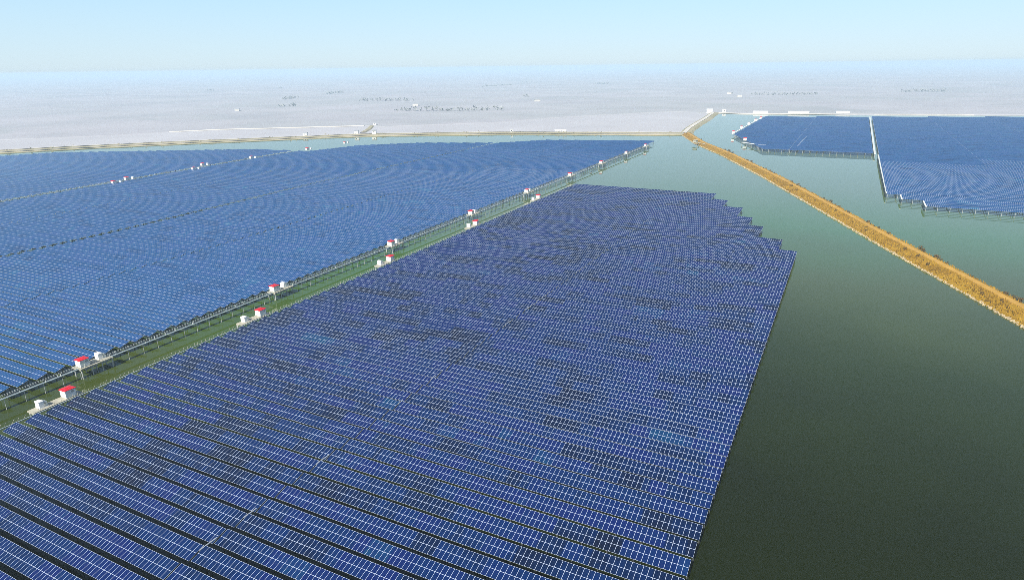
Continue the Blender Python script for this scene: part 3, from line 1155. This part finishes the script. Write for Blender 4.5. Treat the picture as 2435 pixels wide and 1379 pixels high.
far_sites = [(-925, 1320), (-720, 1560), (-1210, 1050), (-330, 2050), (-280, 1900), (420, 2100)]
FS = ['third from the left', 'fourth from the left', 'second from the left', 'alone behind the causeway', 'behind the causeway house', 'behind the rightmost array']
for i, (x, y) in enumerate(far_sites):
    building(x, y, 1.3, rb.uniform(9, 15), 8, rb.uniform(3, 5), 'pale farmhouse block fading into the haze, %s' % FS[i], 'farmhouse blocks in the haze', rb.uniform(-.4, .8), M_ROAD, M_GREYROOF, False)

# woods and hedges in the haze: clumps of leaf faces
tb = MB()
rt = random.Random(8)
for c_ in range(18):
    x0, y0 = rt.uniform(-2600, 1500), rt.uniform(700, 3600)
    if y0 < 1400 + max(0, -(x0 + 300)) * -0.75 and x0 > -420: continue
    # keep off the pond
    if x0 > -1100 and y0 < np.interp(x0, [-1100, -896, -678, -500, -310, 250], [520, 700, 900, 1040, 1340, 1420]): continue
    if x0 <= -1100 and y0 < 600: continue
    L_ = rt.uniform(30, 260); an = rt.choice((0.3, 0.35, 1.9, rt.uniform(0, 3)))
    for k_ in range(int(L_ / 6)):
        t = k_ * 6 - L_ / 2
        bx, by = x0 + math.cos(an) * t + rt.uniform(-4, 4), y0 + math.sin(an) * t + rt.uniform(-4, 4)
        h_ = rt.uniform(4, 9)
        for q_ in range(7):
            c = Vector((bx + rt.uniform(-3.5, 3.5), by + rt.uniform(-3.5, 3.5), 1.3 + rt.uniform(.2, 1) * h_))
            a = Vector((rt.uniform(-1, 1), rt.uniform(-1, 1), rt.uniform(-1, 1))).normalized() * 2.6
            b_ = Vector((rt.uniform(-1, 1), rt.uniform(-1, 1), rt.uniform(-1, 1))).normalized() * 2.2
            tb.poly([c - a, c + b_, c + a, c - b_ * .8])
tag(tb.obj('treeline', M_TREE), 'grey hedges and tree lines fading into the haze beyond the lake', 'trees', kind='stuff')

# scrub on the far shore dyke
tb = MB()
for q in densify(SHORE, 7):
    if rt.random() < .45: continue
    bx, by = q[0] + rt.uniform(-9, 9), q[1] + rt.uniform(-9, 9)
    h_ = rt.uniform(.8, 2.6)
    for q_ in range(6):
        c = Vector((bx + rt.uniform(-1.6, 1.6), by + rt.uniform(-1.6, 1.6), 1.7 + rt.uniform(.1, 1) * h_))
        a = Vector((rt.uniform(-1, 1), rt.uniform(-1, 1), rt.uniform(-1, 1))).normalized() * 1.1
        b_ = Vector((rt.uniform(-1, 1), rt.uniform(-1, 1), rt.uniform(-1, 1))).normalized() * .9
        tb.poly([c - a, c + b_, c + a])
tag(tb.obj('scrub', M_BANK), 'low scrub growing along the far shore dyke', 'scrub', kind='stuff')

# ------------------------------------------------------------------ boat by the pier, pump stage by the dyke
bt = empty('boat', (-190.6, 521, 0), R(8))
tag(bt, 'small dark boat moored beside the long pier', 'boat')
mb = MB()
st = [(-3.0, .75, .55), (-1.5, .95, .5), (0.5, .95, .5), (2.0, .65, .6), (3.2, .05, .85)]
for (ya, wa, ha), (yb, wb, hb) in zip(st[:-1], st[1:]):
    for s_ in (-1, 1):
        q = [(s_ * wa, ya, ha), (s_ * wb, yb, hb), (s_ * wb * .7, yb, -.15), (s_ * wa * .7, ya, -.15)]
        mb.poly(q if s_ > 0 else q[::-1])
    mb.poly([(-wa * .7, ya, .12), (wa * .7, ya, .12), (wb * .7, yb, .12), (-wb * .7, yb, .12)])
mb.poly([(-.75, -3, .55), (.75, -3, .55), (.5, -3, -.15), (-.5, -3, -.15)])
mb.obj('hull', M_BOAT, bt)
mb = MB()
mb.box(-.85, .85, -1.6, -1.2, .38, .45); mb.box(-.85, .85, .2, .6, .38, .45)
mb.obj('bench', M_OFF, bt)
mb = MB()
mb.box(-.2, .2, -3.3, -3.0, -.2, .75)
mb.obj('motor', M_DARK, bt)

ps = empty('pump_stage', (-153, 752, 0), R(-22))
tag(ps, 'yellowish pump stage on legs at the foot of the dyke', 'pump stage')
mb = MB(); mb.box(-3.4, 3.4, -2.2, 2.2, 3.0, 3.3); mb.obj('deck', M_CONC, ps)
mb = MB(); mb.box(-2.4, 1.6, -1.4, 1.4, 3.3, 5.4); mb.obj('cabin', M_CONC, ps)
mb = MB(); mb.poly([(-2.8, -1.8, 5.4), (2.0, -1.8, 5.4), (2.0, 1.8, 5.9), (-2.8, 1.8, 5.9)]); mb.box(-2.8, 2, -1.8, 1.8, 5.38, 5.4); mb.obj('roof', M_STONE, ps)
lg = MB(); lg.tube(0, 0, -.8, 3.0, .22, .22, 8); lgm = lg.mesh('leg', [M_PILE])
for x in (-3, 3):
    for y in (-1.9, 1.9): link('leg', lgm, ps, (x, y, 0))
mb = MB(); mb.bar((3.4, 0, 3.1), (13, 0, 2.1), 1.4, .25); mb.obj('gangway', M_CONC, ps)
